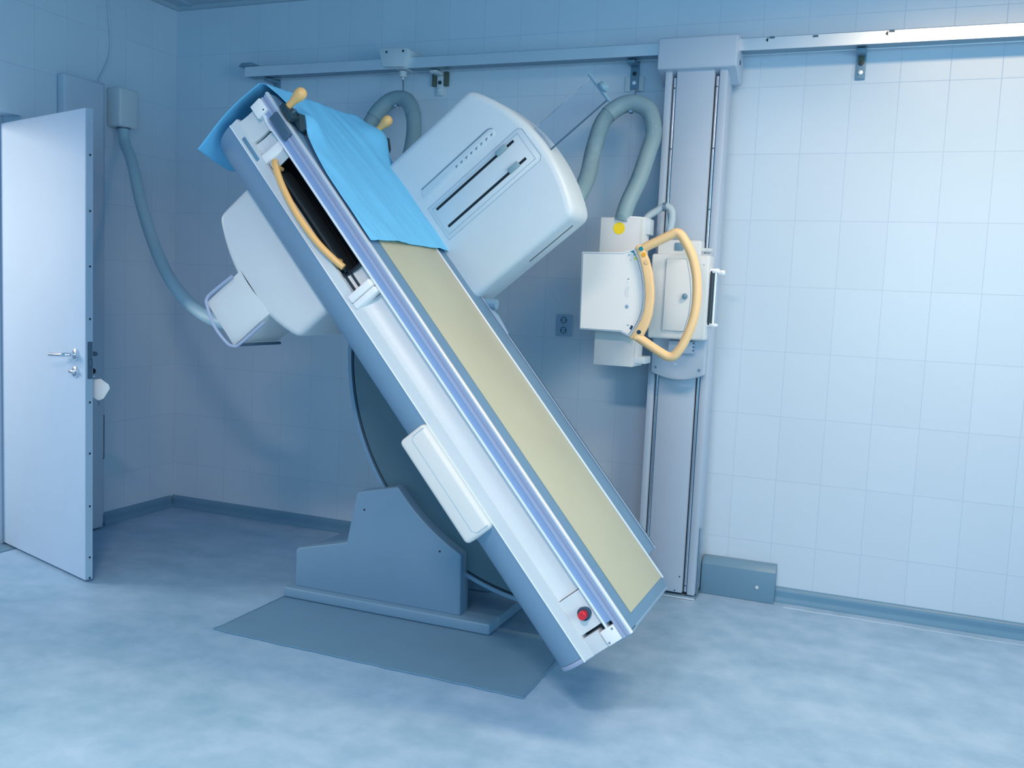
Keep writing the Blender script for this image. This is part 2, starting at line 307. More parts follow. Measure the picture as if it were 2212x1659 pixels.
# ------------------------------------------------------------------ wall rail with its brackets
RAILZ0, RAILZ1 = 2.500, 2.553
rl = thing('wall_rail', (-0.6, -0.10, 2.50), 'long aluminium ceiling-height guide rail running along the tiled wall', 'rail')
b = NB(); prism(b, [Vector((-2.745, y, z)) for y, z in [(-0.150, 2.500), (-0.150, 2.551), (-0.146, 2.555), (-0.062, 2.555), (-0.060, 2.500), (-0.064, 2.500), (-0.066, 2.545), (-0.143, 2.545), (-0.145, 2.500)]], Vector((4.9, 0, 0)))
obj('rail_profile', b, M['rail'], rl)
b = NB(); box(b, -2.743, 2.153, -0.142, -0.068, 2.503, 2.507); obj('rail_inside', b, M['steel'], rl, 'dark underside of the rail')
b = NB(); prism(b, [Vector((-2.79, -0.15, 2.556)), Vector((-2.765, -0.155, 2.574)), Vector((-2.70, -0.155, 2.574)), Vector((-2.675, -0.15, 2.562)), Vector((-2.675, -0.15, 2.556))], Vector((0, 0.09, 0)), 0.002); obj('end_stop', b, M['steel'], rl, 'dark end stop on top of the rail end')
for i, (x, zb) in enumerate([(-2.635, 2.43), (-1.618, 2.388), (-0.585, 2.382), (0.431, 2.386)]):
    wd = 0.020 if i else 0.020
    b = NB(); box(b, x - wd, x + wd, -0.014, 0.0, zb, 2.515, 0.002); box(b, x - wd, x + wd, -0.10, -0.014, 2.485, 2.499, 0.002); box(b, x - wd * 0.45, x + wd * 0.45, -0.016, -0.014, zb + 0.005, 2.48)
    br = obj('bracket', b, M['duct'] if i != 1 else M['grey'], rl)
    for zz in (zb + 0.028, 2.452):
        b = NB(); lathe(b, (x, -0.016, zz), (0, -1, 0), [(0, 0.0105), (0.005, 0.0105), (0.006, 0.007)], 6); obj('bolt', b, M['silver'] if zz < 2.44 else M['dark'], br)
    if i == 1:
        for s in (-1, 1):
            b = NB(); box(b, x + s * 0.034 - 0.011, x + s * 0.034 + 0.011, -0.02, 0.0, 2.435, 2.505, 0.001); obj('shim', b, M['brass'], br)
    if i == 2:
        for s_ in (-0.033, 0.033):
            b = NB(); box(b, x + s_ - 0.012, x + s_ + 0.012, -0.010, 0.0, 2.372, 2.442, 0.001); obj('wall_plate', b, M['grey'], br)
    if i == 3:
        b = NB(); box(b, x - 0.013, x + 0.013, -0.017, -0.014, 2.45, 2.49, 0.001); obj('shim', b, M['brass'], br)
for sx_, sz_, w_ in [(0.0405, 2.5397, 0), (0.0615, 2.5494, 1), (0.2438, 2.5448, 1), (0.5300, 2.5387, 0), (0.5492, 2.5479, 1)]:
    p = Vector((sx_, -0.1525, sz_)); b = NB()
    if w_: box(b, p.x - 0.011, p.x + 0.011, -0.1535, -0.1502, p.z - 0.004, p.z + 0.0035)
    else: prism(b, [Vector((p.x - 0.006, -0.1502, p.z)), Vector((p.x + 0.005, -0.1502, p.z + 0.011)), Vector((p.x + 0.004, -0.1502, p.z - 0.009))], Vector((0, -0.002, 0)))
    obj('scale_sticker' if w_ else 'scale_pointer', b, M['clamp'] if w_ else M['dark'], rl)

# trolley that carries the hose from the rail
tr = thing('cable_trolley', (-1.79, -0.10, 2.50), 'small pale wedge-shaped trolley sitting on the wall rail above the hose loop', 'trolley')
b = NB(); prism(b, [Vector((x, -0.185, z)) for x, z in [(-1.862, 2.505), (-1.892, 2.588), (-1.880, 2.602), (-1.722, 2.592), (-1.710, 2.580), (-1.748, 2.500)]], Vector((0, 0.14, 0)), 0.006); obj('body', b, M['grey'], tr)
for bx_, bz_ in ((-1.8424, 2.5761), (-1.7467, 2.5768)):
    p = Vector((bx_, -0.185, bz_)); b = NB(); cyl(b, (p.x, -0.187, p.z), (p.x, -0.183, p.z), 0.006, 10); obj('bolt', b, M['dark'], tr)
b = NB(); cyl(b, (-1.79, -0.10, 2.497), (-1.79, -0.10, 2.468), 0.020, 18); cyl(b, (-1.79, -0.10, 2.468), (-1.79, -0.10, 2.455), 0.007, 10); obj('swivel', b, M['grey'], tr)

# ------------------------------------------------------------------ corrugated hoses
def hose(name, pts, r, label, group=None, ribs=260, mt='hose', amp=0.0016):
    P = spline(pts, 14)
    # resample evenly
    Ls = [0]
    for i in range(1, len(P)): Ls.append(Ls[-1] + (P[i] - P[i - 1]).length)
    tot = Ls[-1]; n = ribs * 2; Q = []; j = 0
    for i in range(n + 1):
        s = tot * i / n
        while j < len(P) - 2 and Ls[j + 1] < s: j += 1
        t = (s - Ls[j]) / max(1e-6, Ls[j + 1] - Ls[j]); Q.append(P[j].lerp(P[j + 1], min(1, t)))
    b = NB(); tube(b, Q, r, 18, True, lambda t: r + (amp if int(round(t * n)) % 2 else -amp))
    return obj(name, b, M[mt], None, None, 80)
def saddle(parent, path, r, bolt, name='hose_clamp'):
    b = NB(); tube(b, path, r, 20); c = obj(name, b, M['hose'], parent, 'smooth curved saddle at the top of the loop')
    return c
wire_m = M['steel']
# left hose loop under the trolley, both ends go down behind the machine
p = [(-1.99, -0.24, 1.95), (-1.96, -0.20, 2.14), (-1.915, -0.16, 2.265), (-1.86, -0.13, 2.335), (-1.795, -0.13, 2.355), (-1.735, -0.14, 2.335), (-1.685, -0.17, 2.26), (-1.655, -0.22, 2.13), (-1.63, -0.34, 1.95), (-1.60, -0.55, 1.75)]
h0 = hose('corrugated_hose', p, 0.037, '', None, 150)
tag(h0, 'grey-green corrugated hose looped under the wall rail, left of the angled housing', 'hose', 'corrugated hoses hanging in front of the tiled wall')
hg = thing('hose_hanger', (-1.795, -0.13, 2.36), 'curved saddle hanging the left hose loop from the rail trolley', 'hose hanger', 'saddles of the hanging hoses')
sp = spline(p, 14); seg = [q for q in sp if q.z > 2.255]
b = NB(); tube(b, seg, 0.0405, 20); obj('saddle', b, M['hose'], hg)
b = NB(); tube(b, [(-1.79, -0.10, 2.456), (-1.782, -0.11, 2.43), (-1.772, -0.125, 2.395)], 0.003, 8); obj('wire', b, wire_m, hg)
b = NB(); lathe(b, (-1.795, -0.15, 2.318), (0, 0, -1), [(0, 0.013), (0.010, 0.013), (0.016, 0.007)], 6); obj('nut', b, M['chrome'], hg)
# right hose: from the back of the angled housing over a saddle to the tube head
q = [T(-1.78, 0.58, -0.93), T(-1.76, 0.64, -0.84), Vector((-0.6701, -0.68, 1.7290)), Vector((-0.6632, -0.58, 1.7976)), Vector((-0.6544, -0.46, 1.9054)), Vector((-0.6671, -0.34, 2.0548)), Vector((-0.6545, -0.26, 2.1880)), Vector((-0.5993, -0.22, 2.2564)), Vector((-0.5266, -0.21, 2.2748)), Vector((-0.4527, -0.22, 2.2355)), Vector((-0.4158, -0.26, 2.1351)), Vector((-0.4207, -0.32, 2.0340)), Vector((-0.4403, -0.38, 1.9088)), Vector((-0.4711, -0.43, 1.7986)), Vector((-0.4881, -0.45, 1.7163))]
h1 = hose('corrugated_hose', q, 0.036, '', None, 230)
tag(h1, 'long grey-green corrugated hose arching from the angled housing down to the tube head', 'hose', 'corrugated hoses hanging in front of the tiled wall')
hg = thing('hose_hanger', (-0.5276, -0.21, 2.2913), 'curved saddle holding the hose arch under the wall bracket beside the column', 'hose hanger', 'saddles of the hanging hoses')
sp = spline(q, 14); seg = [v for v in sp if v.z > Vector((-0.6274, -0.23, 2.2178)).z]
b = NB(); tube(b, seg, 0.0395, 20); obj('saddle', b, M['hose'], hg)
pt = Vector((-0.5327, -0.22, 2.2378)); b = NB(); lathe(b, (pt.x, -0.235, pt.z), (0, 0, -1), [(0, 0.013), (0.010, 0.013), (0.016, 0.007)], 6); obj('nut', b, M['chrome'], hg)
b = NB(); tube(b, [(pt.x + 0.0, -0.21, pt.z + 0.05), (pt.x - 0.01, -0.13, pt.z + 0.11), (pt.x - 0.02, -0.02, pt.z + 0.13)], 0.004, 8); obj('support_rod', b, M['steel'], hg)
# smooth thick cable from the junction box to the machine
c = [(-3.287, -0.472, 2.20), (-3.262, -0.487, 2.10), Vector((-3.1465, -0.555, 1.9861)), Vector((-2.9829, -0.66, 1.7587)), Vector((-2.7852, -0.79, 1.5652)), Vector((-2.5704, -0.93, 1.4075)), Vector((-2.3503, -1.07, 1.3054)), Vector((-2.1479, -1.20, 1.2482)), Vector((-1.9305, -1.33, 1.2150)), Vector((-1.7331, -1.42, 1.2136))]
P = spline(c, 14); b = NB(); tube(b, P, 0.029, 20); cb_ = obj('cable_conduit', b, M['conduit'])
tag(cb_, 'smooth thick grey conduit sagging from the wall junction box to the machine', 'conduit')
# junction box
b = NB(); box(b, WX, WX + 0.098, -0.535, -0.405, 2.180, 2.385, 0.012, 3)
jb = obj('junction_box', b, M['grey']); tag(jb, 'grey junction box high on the left wall with a conduit leaving its bottom', 'junction box')
b = NB(); lathe(b, (-3.287, -0.472, 2.181), (0, 0, -1), [(0, 0.036), (0.006, 0.036), (0.008, 0.030)], 24); obj('cable_gland', b, M['clamp'], jb)
# thin cable up the corner
b = NB(); tube(b, spline([(WX + 0.010, -0.60, 2.385), (WX + 0.008, -0.575, 2.44), (WX + 0.006, -0.53, 2.52), (WX + 0.005, -0.512, 2.62), (WX + 0.005, -0.530, 2.80), (WX + 0.005, -0.54, 2.945)], 8), 0.005, 8)
tc_ = obj('thin_cable', b, M['paint']); tag(tc_, 'thin painted cable running up the left wall from the boxed riser', 'cable')

# ------------------------------------------------------------------ double power socket, floor duct
so = thing('power_socket', (-0.875, -0.005, 1.183), 'blue-grey double power socket on the tiled wall between table and tube head', 'socket')
b = NB(); box(b, -0.921, -0.834, -0.012, 0.0, 1.183, 1.290, 0.006, 3); obj('faceplate', b, M['socket'], so)
for z in (1.263, 1.212):
    b = NB(); lathe(b, (-0.880, -0.0125, z), (0, -1, 0), [(0, 0.020), (0.003, 0.020), (0.0032, 0.017), (0.0006, 0.0165)], 24); c1 = obj('outlet', b, M['socket'], so)
    b = NB(); lathe(b, (-0.880, -0.0131, z), (0, -1, 0), [(0, 0.0165), (0.0004, 0.0165)], 24); obj('recess', b, M['clamp'], c1)
    b = NB(); box(b, -0.889, -0.871, -0.0150, -0.0136, z - 0.0115, z + 0.0115, 0.0); obj('socket_insert', b, M['socket'], c1)
    for s in (-0.005, 0.005):
        b = NB(); cyl(b, (-0.880 + s, -0.0156, z), (-0.880 + s, -0.0149, z), 0.0022, 8); obj('pin_hole', b, M['dark'], c1)
b = NB(); prism(b, [Vector((-0.108, y, z)) for y, z in [(-0.068, 0.001), (-0.066, 0.146), (-0.040, 0.172), (-0.002, 0.176), (-0.002, 0.071), (-0.028, 0.071), (-0.028, 0.001)]], Vector((0.341, 0, 0)), 0.002)
du = obj('floor_duct_cover', b, M['duct']); tag(du, 'blue-grey box cover on the skirting at the foot of the column', 'duct cover')
p = Vector((0.1543, -0.069, 0.0684)); b = NB(); cyl(b, (p.x, -0.071, p.z), (p.x, -0.0665, p.z), 0.008, 16); obj('screw_cap', b, M['grey'], du)

# ------------------------------------------------------------------ floor mat
b = NB(); N = 60; top = []
def jag(i): return 0.006 * noise.noise(Vector((i * 0.37, 1.3, 0))) 
edge = [(-1.770 + 1.335 * i / N, -1.545 - 0.022 * i / N + jag(i)) for i in range(N + 1)] + [(-0.435 - 0.012 * i / 20 + jag(i + 80), -1.567 + 0.95 * i / 20) for i in range(1, 21)] + [(-1.762 + jag(i + 140) * 0.6, -0.617 - 0.92 * i / 20) for i in range(0, 20)]
prism(b, [Vector((x, y, 0.0006)) for x, y in edge], Vector((0, 0, 0.0042)))
mt_ = obj('floor_mat', b, M['mat'], smooth=0); tag(mt_, 'dark blue-grey rubber mat lying under the machine base', 'mat')
b = NB(); tube(b, [Vector((x, y, 0.0052)) for x, y in edge], 0.0022, 6, closed=True); obj('mat_edge', b, M['base_vinyl'], mt_)

# ------------------------------------------------------------------ tilting fluoroscopy table
tb = thing('fluoroscopy_table', (-1.25, -1.0, 0.005), 'large tilted X-ray fluoroscopy table with cream top on a blue-grey floor base', 'X-ray table')
Z0 = 0.0055
# floor base
b = NB(); box(b, -1.760, -0.768, -1.090, -0.50, Z0, 0.052, 0.008, 3); obj('base_plate', b, M['base'], tb)
cc = (-0.519, 1.110); R = 0.898
curve = []
a0 = math.atan2(0.556 - cc[1], -1.226 - cc[0]); a1 = math.atan2(0.314 - cc[1], -0.921 - cc[0])
a0 = a0 % (2 * math.pi); a1 = a1 % (2 * math.pi)
for i in range(17):
    a = a0 + (a1 - a0) * i / 16; curve.append((cc[0] + R * math.cos(a), cc[1] + R * math.sin(a)))
up = [(-0.918, 0.05), (-1.726, 0.05), (-1.726, 0.212), (-1.716, 0.224), (-1.468, 0.283), (-1.424, 0.505), (-1.412, 0.513)] + curve
b = NB(); prism(b, [Vector((x, -1.052, z)) for x, z in up], Vector((0, 0.085, 0)), 0.007, 3); obj('base_upright', b, M['base'], tb)
b = NB(); prism(b, [Vector((x, -0.965, z)) for x, z in [(-1.715, 0.052), (-1.715, 0.214), (-1.47, 0.235), (-1.46, 0.052)]], Vector((0, 0.42, 0)), 0.010); prism(b, [Vector((x, -0.72, z)) for x, z in [(-0.93, 0.052), (-1.46, 0.052), (-1.40, 0.42), (-1.25, 0.46), (-0.93, 0.25)]], Vector((0, 0.17, 0)), 0.01)
obj('base_housing', b, M['base'], tb)
for qx, qz in [(-1.3838, 0.4385), (-1.0200, 0.3095)]:
    p = Vector((qx, -1.052, qz)); b = NB(); cyl(b, (p.x, -1.0535, p.z), (p.x, -1.050, p.z), 0.0045, 10); obj('screw', b, M['dark'], tb)
# tilting sector disc under the table top
sc = Vector((-0.536, 0, 1.106)); usc, vsc = sc.dot(U), sc.dot(V)
def sector(r0, y0, y1, vmax, name, mt, rin=None):
    b = NB(); h = vmax - vsc; a = math.asin(h / r0); n = 72
    A = [(-math.pi - a) + (math.pi + a - 0.62) * i / n for i in range(n + 1)]
    outer = [T(usc + r0 * math.cos(t), vsc + r0 * math.sin(t), y0) for t in A]
    if rin is None: prism(b, outer + [T(usc + r0 * math.cos(A[-1]), vmax, y0)], YV * (y1 - y0))
    else:
        inner = [T(usc + rin * math.cos(t), vsc + rin * math.sin(t), y0) for t in A]
        fo = [b.verts.new(p) for p in outer]; fi = [b.verts.new(p) for p in inner]; go = [b.verts.new(p + YV * (y1 - y0)) for p in outer]; gi = [b.verts.new(p + YV * (y1 - y0)) for p in inner]
        for i in range(n):
            b.faces.new((fo[i], fo[i + 1], fi[i + 1], fi[i])); b.faces.new((go[i], gi[i], gi[i + 1], go[i + 1]))
            b.faces.new((fo[i], go[i], go[i + 1], fo[i + 1])); b.faces.new((fi[i], fi[i + 1], gi[i + 1], gi[i]))
        for i in (0, n): b.faces.new((fo[i], fi[i], gi[i], go[i]))
    return obj(name, b, mt, tb)
sector(0.982, -1.000, -0.74, 0.10, 'sector_rim', M['base'], 0.966)
sector(0.9665, -0.984, -0.76, 0.10, 'sector_groove', M['dark'], 0.952)
sector(0.953, -0.998, -0.75, 0.10, 'sector_disc', mat('disc_enamel', (0.07, 0.15, 0.20), 0.42))
b = NB(); cyl(b, T(-1.20, -0.10, -1.20), T(-1.20, -0.10, -0.99), 0.19, 48); obj('pivot_hub', b, M['base'], tb)

YN, YF = -1.75, -1.10
UH, UF = -2.462, -0.300
# main body between the covers
b = NB(); tbox(b, UH + 0.01, UF - 0.020, -0.085, 0.194, -1.60, -1.24, 0.01); obj('table_frame', b, M['base'], tb)
b = NB(); tbox(b, UH - 0.002, UF - 0.006, 0.194, 0.2150, YN + 0.008, -1.229, 0.003); obj('table_top', b, M['margin'], tb, 'blue-grey margin of the table top')
b = NB(); tbox(b, UH + 0.03, -0.343, 0.2152, 0.2178, -1.665, -1.2435, 0.0008)
obj('patient_surface', b, M['cream'], tb, 'cream laminate lying surface')
b = NB(); tbox(b, UH + 0.02, -0.338, 0.2150, 0.2235, -1.2425, -1.233, 0.002); obj('trim_strip', b, M['silver'], tb)
b = NB(); tbox(b, UH + 0.02, -0.430, 0.168, 0.212, -1.2285, YF, 0.004); obj('side_rail', b, M['margin'], tb)
b = NB(); tbox(b, UH + 0.02, -0.430, 0.2125, 0.2155, YF - 0.006, YF, 0.001); obj('rail_edge', b, M['lav'], tb)
# foot end strip
b = NB(); text(b, [(YN + 0.006, 0.150), (YN + 0.002, 0.215), (-1.68, 0.2155), (-1.68, 0.15)], UF - 0.004, UF + 0.003, 0.002); tbox(b, UF - 0.010, UF + 0.002, 0.150, 0.2145, -1.68, -1.232, 0.004); obj('foot_end_strip', b, M['blue'], tb)
# near side rail: silver edge, stepped face, lavender band, lip
b = NB(); text(b, [(YN + 0.010, 0.213), (YN + 0.010, 0.2195), (YN - 0.001, 0.2205), (YN - 0.005, 0.2175), (YN - 0.005, 0.212), (YN - 0.001, 0.2085), (YN + 0.010, 0.2085)], UH, UF, 0.0); obj('rail_edge', b, M['silver'], tb, 'bright aluminium edge of the near side rail')
b = NB(); text(b, [(YN + 0.03, 0.2085), (YN - 0.000, 0.2085), (YN + 0.001, 0.199), (YN + 0.005, 0.1975), (YN + 0.005, 0.1945), (YN - 0.001, 0.193), (YN - 0.001, 0.1835), (YN + 0.03, 0.1835)], UH, UF); obj('side_rail', b, M['lav'], tb)
b = NB(); text(b, [(YN + 0.03, 0.1835), (YN + 0.0015, 0.1835), (YN + 0.003, 0.176), (YN + 0.0015, 0.1745), (YN + 0.0035, 0.1735), (YN + 0.0035, 0.1600), (YN + 0.03, 0.160)], UH + 0.02, -0.365); obj('rail_band', b, mat('rail_band_blue', (0.27, 0.40, 0.64), 0.5), tb, 'sky-blue band along the near side rail')
b = NB(); text(b, [(YN + 0.03, 0.160), (YN - 0.001, 0.160), (YN - 0.003, 0.157), (YN - 0.001, 0.1525), (YN + 0.03, 0.1525)], -2.40, -0.352); obj('rail_lip', b, M['bezel'], tb)
# side band and ridge, lower curved cover
b = NB(); text(b, [(-1.60, 0.066), (YN + 0.006, 0.0675), (YN - 0.001, 0.0655), (YN - 0.002, 0.034), (-1.60, 0.033)], UH - 0.012, UF - 0.002); obj('side_band', b, M['white'], tb)
b = NB(); text(b, [(-1.62, 0.0335), (YN - 0.004, 0.0335), (YN - 0.006, 0.031), (YN - 0.004, 0.0285), (-1.62, 0.0285)], UH - 0.012, UF); obj('ridge', b, M['bezel'], tb, 'thin bright ridge line')
n = 18; cov = [(YN + 0.150 - 0.150 * math.cos(math.pi / 2 * i / n), 0.0285 - 0.135 * math.sin(math.pi / 2 * i / n)) for i in range(n + 1)]
covp = cov + [(-1.50, -0.1065), (-1.50, 0.0285)]
b = NB(); text(b, covp, UH - 0.014, UF - 0.0165); obj('lower_cover', b, M['blue'], tb, 'curved blue-grey lower side cover')
cap = [(y - 0.001 if y < -1.61 else y, v - 0.001) for y, v in covp]
b = NB(); text(b, cap, UF - 0.0155, UF, 0.003); text(b, [(-1.60, 0.1), (YN + 0.004, 0.066), (YN, 0.0285), (-1.60, 0.0285)], UF - 0.003, UF + 0.001, 0.001); obj('end_cap', b, M['lav'], tb)
# concave channel (below the rail lip)
ch = [(YN + 0.006, 0.066), (YN + 0.012, 0.072), (YN + 0.022, 0.086), (YN + 0.029, 0.102), (YN + 0.034, 0.118), (YN + 0.037, 0.134), (YN + 0.037, 0.150), (YN + 0.036, 0.1525)]
def channel(u0, u1, name='channel_panel', mt='white', d=0.0):
    b = NB(); text(b, [(-1.60, 0.066)] + [(y - d, v) for y, v in ch] + [(-1.60, 0.1525)], u0, u1); return obj(name, b, M[mt], tb)
channel(-1.662, -0.4965)
channel(-1.778, -1.713)
# foot panel with the emergency button
fp = [(-1.60, 0.066), (YN + 0.006, 0.066), (YN + 0.009, 0.10), (YN + 0.012, 0.125), (YN + 0.025, 0.148), (YN + 0.03, 0.1525), (-1.60, 0.1525)]
b = NB(); text(b, fp, -0.4945, -0.372); fpl = obj('foot_panel', b, M['white'], tb)
b = NB(); text(b, [(-1.60, 0.066), (YN + 0.003, 0.066), (YN + 0.004, 0.118), (YN + 0.010, 0.124), (-1.60, 0.124)], -0.361, UF - 0.001, 0.004); obj('foot_corner_block', b, M['white'], tb)
b = NB(); text(b, [(-1.60, 0.066), (YN + 0.045, 0.066), (YN + 0.045, 0.195), (-1.60, 0.195)], -0.372, UF - 0.002); obj('foot_gap', b, M['dark'], tb, 'dark gap in the foot end')
b = NB(); tbox(b, -0.352, -0.3015, 0.130, 0.1815, YN - 0.004, YN + 0.02, 0.002); ep = obj('end_plate', b, M['panel'], tb)
for uu, vv in [(-0.343, 0.172), (-0.310, 0.138)]:
    b = NB(); c0 = T(uu, vv, YN - 0.0045); cyl(b, c0, c0 - YV * 0.0015, 0.0035, 12); obj('screw', b, M['steel'], ep)
ebc = T(-0.424, 0.116, YN + 0.004)
b = NB(); lathe(b, ebc + YV * 0.02, -YV, [(0, 0.022), (0.0195, 0.022), (0.0225, 0.020), (0.019, 0.017)], 32); eb = obj('emergency_stop', b, M['clamp'], tb, 'round dark collar holding a red button')
b = NB(); lathe(b, ebc, -YV, [(0, 0.0135), (0.020, 0.0135), (0.0225, 0.0115), (0.0215, 0.0085), (0.0235, 0.0005)], 32); obj('button', b, M['red'], eb, 'red push button')
# head end: slotted panels, block, black cassette slot
def hp(u0, u1, d, name='channel_panel', mt='white', r=0.0):
    b = NB(); text(b, [(-1.60, 0.066), (YN + 0.006 + d, 0.066), (YN + 0.014 + d, 0.10), (YN + 0.018 + d, 0.152), (-1.60, 0.152)], u0, u1, r); return obj(name, b, M[mt], tb)
hp(-2.462, -2.368, 0.000); hp(-2.361, -2.316, 0.010); hp(-2.309, -2.274, -0.008, 'slot_block', 'panel', 0.002)
b = NB(); text(b, [(-1.60, 0.063), (YN + 0.030, 0.063), (YN + 0.030, 0.153), (-1.60, 0.153)], -2.47, -2.272); obj('channel_back', b, M['dark'], tb)
b = NB(); tbox(b, -2.462, -2.410, 0.139, 0.186, YN - 0.012, YN + 0.02, 0.002); hb = obj('head_plate', b, M['panel'], tb)
b = NB(); c0 = T(-2.418, 0.176, YN - 0.0125); cyl(b, c0, c0 - YV * 0.001, 0.0028, 10); obj('screw', b, M['dark'], hb)
b = NB(); prism(b, [T(u, v, YN - 0.008) for u, v in [(-2.410, 0.165), (-2.398, 0.168), (-2.375, 0.160), (-2.345, 0.154), (-2.345, 0.151), (-2.382, 0.153), (-2.410, 0.158)]], YV * 0.03, 0.001); obj('rail_lip', b, M['bezel'], tb)
b = NB()  # inside of the slot: five black walls
for u0, u1, v0, v1, y0, y1 in [(-2.276, -1.778, 0.066, 0.070, YN + 0.012, -1.60), (-2.276, -1.778, 0.148, 0.152, YN + 0.006, -1.60), (-2.276, -2.262, 0.066, 0.152, YN + 0.014, -1.60), (-1.786, -1.778, 0.066, 0.152, YN + 0.014, -1.60), (-2.276, -1.778, 0.066, 0.152, -1.615, -1.60)]:
    tbox(b, u0, u1, v0, v1, y0, y1)
obj('cassette_slot', b, M['black'], tb, 'black open cassette slot')
b = NB(); tbox(b, -2.255, -1.795, 0.071, 0.082, YN + 0.024, YN + 0.10, 0.002); obj('cassette_tray', b, M['tray'], tb, 'dark tray inside the slot')
b = NB(); tbox(b, -2.274, -2.240, 0.070, 0.150, YN + 0.012, YN + 0.016, 0.0); obj('slot_cheek', b, M['grey'], tb)
hpts = [T(-2.256, 0.100, YN - 0.004), T(-2.235, 0.096, YN - 0.014), T(-2.16, 0.080, YN - 0.022), T(-2.05, 0.069, YN - 0.025), T(-1.93, 0.072, YN - 0.022), T(-1.845, 0.085, YN - 0.014), T(-1.803, 0.094, YN - 0.004)]
b = NB(); tube(b, spline(hpts, 10), 0.0118, 16); tube(b, [T(-2.235, 0.096, YN - 0.012), T(-2.235, 0.090, YN + 0.03)], 0.008, 12); tube(b, [T(-1.84, 0.086, YN - 0.012), T(-1.84, 0.082, YN + 0.03)], 0.008, 12)
obj('tray_handle', b, M['orange'], tb, 'bowed apricot-coloured tray handle')
for vv in (0.074, 0.092):
    b = NB(); tbox(b, -1.79, -1.712, vv, vv + 0.004, YN - 0.001 + (vv - 0.07) * 0.7, YN + 0.03); obj('guide_groove', b, M['dark'], tb)
b = NB(); tbox(b, -1.714, -1.686, 0.048, 0.1505, YN - 0.014, YN + 0.03, 0.006, 3); tbox(b, -1.684, -1.660, 0.048, 0.1505, YN - 0.010, YN + 0.03, 0.006, 3); obj('slide_block', b, M['panel'], tb)
b = NB(); tbox(b, -2.405, -2.304, 0.041, 0.0555, YN - 0.0035, YN + 0.0, 0.0012, 2); obj('band_recess', b, M['duct'], tb)
# control pod on the lower cover
b = NB(); tbox(b, -1.213, -0.808, -0.082, 0.0295, YN - 0.030, YN + 0.14, 0.016, 4); pod = obj('control_pod', b, mat('pod_plastic', (0.74, 0.74, 0.72), 0.5), tb, 'off-white padded pod on the lower side cover')
b = NB()
loop = [(-1.198, -0.02), (-1.188, -0.034), (-0.832, -0.034), (-0.820, -0.02), (-0.820, 0.026)]
tube(b, [T(-1.198, 0.026, YN - 0.0302)] + [T(u, v, YN - 0.0302) for u, v in loop], 0.0012, 6); obj('panel_joint', b, M['print'], pod)

# under-table unit
b = NB()
def arcface(u0, u1, vc, vap, y0, dy, vtop, r):
    n = 16; uc = (u0 + u1) / 2; pts = []
    hw = (u1 - u0) / 2; sag = vap - vc
    for i in range(n + 1):
        t = -1 + 2 * i / n; pts.append((uc + hw * t, vc + sag * (1 - t * t)))
    P = [T(u, v, y0) for u, v in pts] + [T(u1, vtop, y0), T(u0, vtop, y0)]
    prism(b, P, YV * dy, r, 4)
arcface(-2.325, -1.765, -0.262, -0.335, -1.655, 0.46, -0.03, 0.028)
obj('receptor_housing', b, M['white'], tb, 'pale rounded housing under the table')
b = NB(); tbox(b, -2.105, -1.905, -0.500, -0.30, -1.655, -1.40, 0.003); lb_ = obj('camera_box', b, M['white'], tb)
b = NB(); tbox(b, -2.05, -1.93, -0.46, -0.30, -1.40, -1.15, 0.004); obj('connector_block', b, M['steel'], tb)
b = NB(); tube(b, spline([T(-2.105, -0.34, -1.665), T(-2.112, -0.45, -1.668), T(-2.108, -0.478, -1.670), T(-2.09, -0.492, -1.672), T(-2.01, -0.512, -1.675), T(-1.93, -0.508, -1.672), T(-1.900, -0.492, -1.670), T(-1.890, -0.462, -1.668), T(-1.888, -0.33, -1.665)], 8), 0.0058, 10); obj('bumper_bar', b, M['lav'], tb)
b = NB(); tube(b, [T(-1.895, -0.478, -1.665), T(-1.888, -0.470, -1.42)], 0.0058, 10); obj('bumper_bar', b, M['clamp'], tb)

# tower behind the table (angled housing with slots)
YT = -1.150
b = NB(); n = 20; pts = []
for i in range(n + 1):
    t = i / n; u = -2.252 + 0.652 * t; c = (u + 1.905) / 0.655
    pts.append((u, 0.772 - 0.32 * c * c if False else 0.0))
Rr = 0.66; uc, vc0 = -1.885, 0.772 - Rr
pts = [(-2.252 + 0.652 * i / n, vc0 + math.sqrt(Rr * Rr - (-2.252 + 0.652 * i / n - uc) ** 2)) for i in range(n + 1)]
P = [T(u, v, YT) for u, v in pts] + [T(-1.600, -0.10, YT), T(-2.252, -0.10, YT)]
prism(b, P, YV * 0.215, 0.030, 4); tw = obj('spot_film_housing', b, M['grey'], tb, 'big pale housing with curved outer edge standing across the table')
b = NB(); prism(b, [T(u, v, YT + 0.10) for u, v in [(-1.72, 0.735), (-1.640, 0.704), (-1.5985, 0.660), (-1.5985, 0.44), (-1.64, 0.44), (-1.66, 0.65)]], YV * 0.006); obj('edge_slit', b, M['dark'], tw) 
b = NB(); text_r = [(-1.982, 0.268), (-1.982, 0.716), (-1.862, 0.716), (-1.862, 0.268)]
prism(b, [T(u, v, YT - 0.0012) for u, v in [(-1.997, 0.255), (-1.997, 0.726), (-1.984, 0.738), (-1.858, 0.738), (-1.845, 0.726), (-1.845, 0.255)]], YV * 0.003, 0.001); obj('slot_surround', b, M['grey'], tw)
b = NB(); prism(b, [T(u, v, YT - 0.0022) for u, v in text_r], YV * 0.003, 0.0008); sp_ = obj('slot_panel', b, M['grey'], tw)
b = NB(); tube(b, [T(u, v, YT - 0.0022) for u, v in [(-1.983, 0.267), (-1.983, 0.717), (-1.861, 0.717), (-1.861, 0.267)]], 0.0009, 6, closed=True); obj('panel_joint', b, M['print'], sp_)
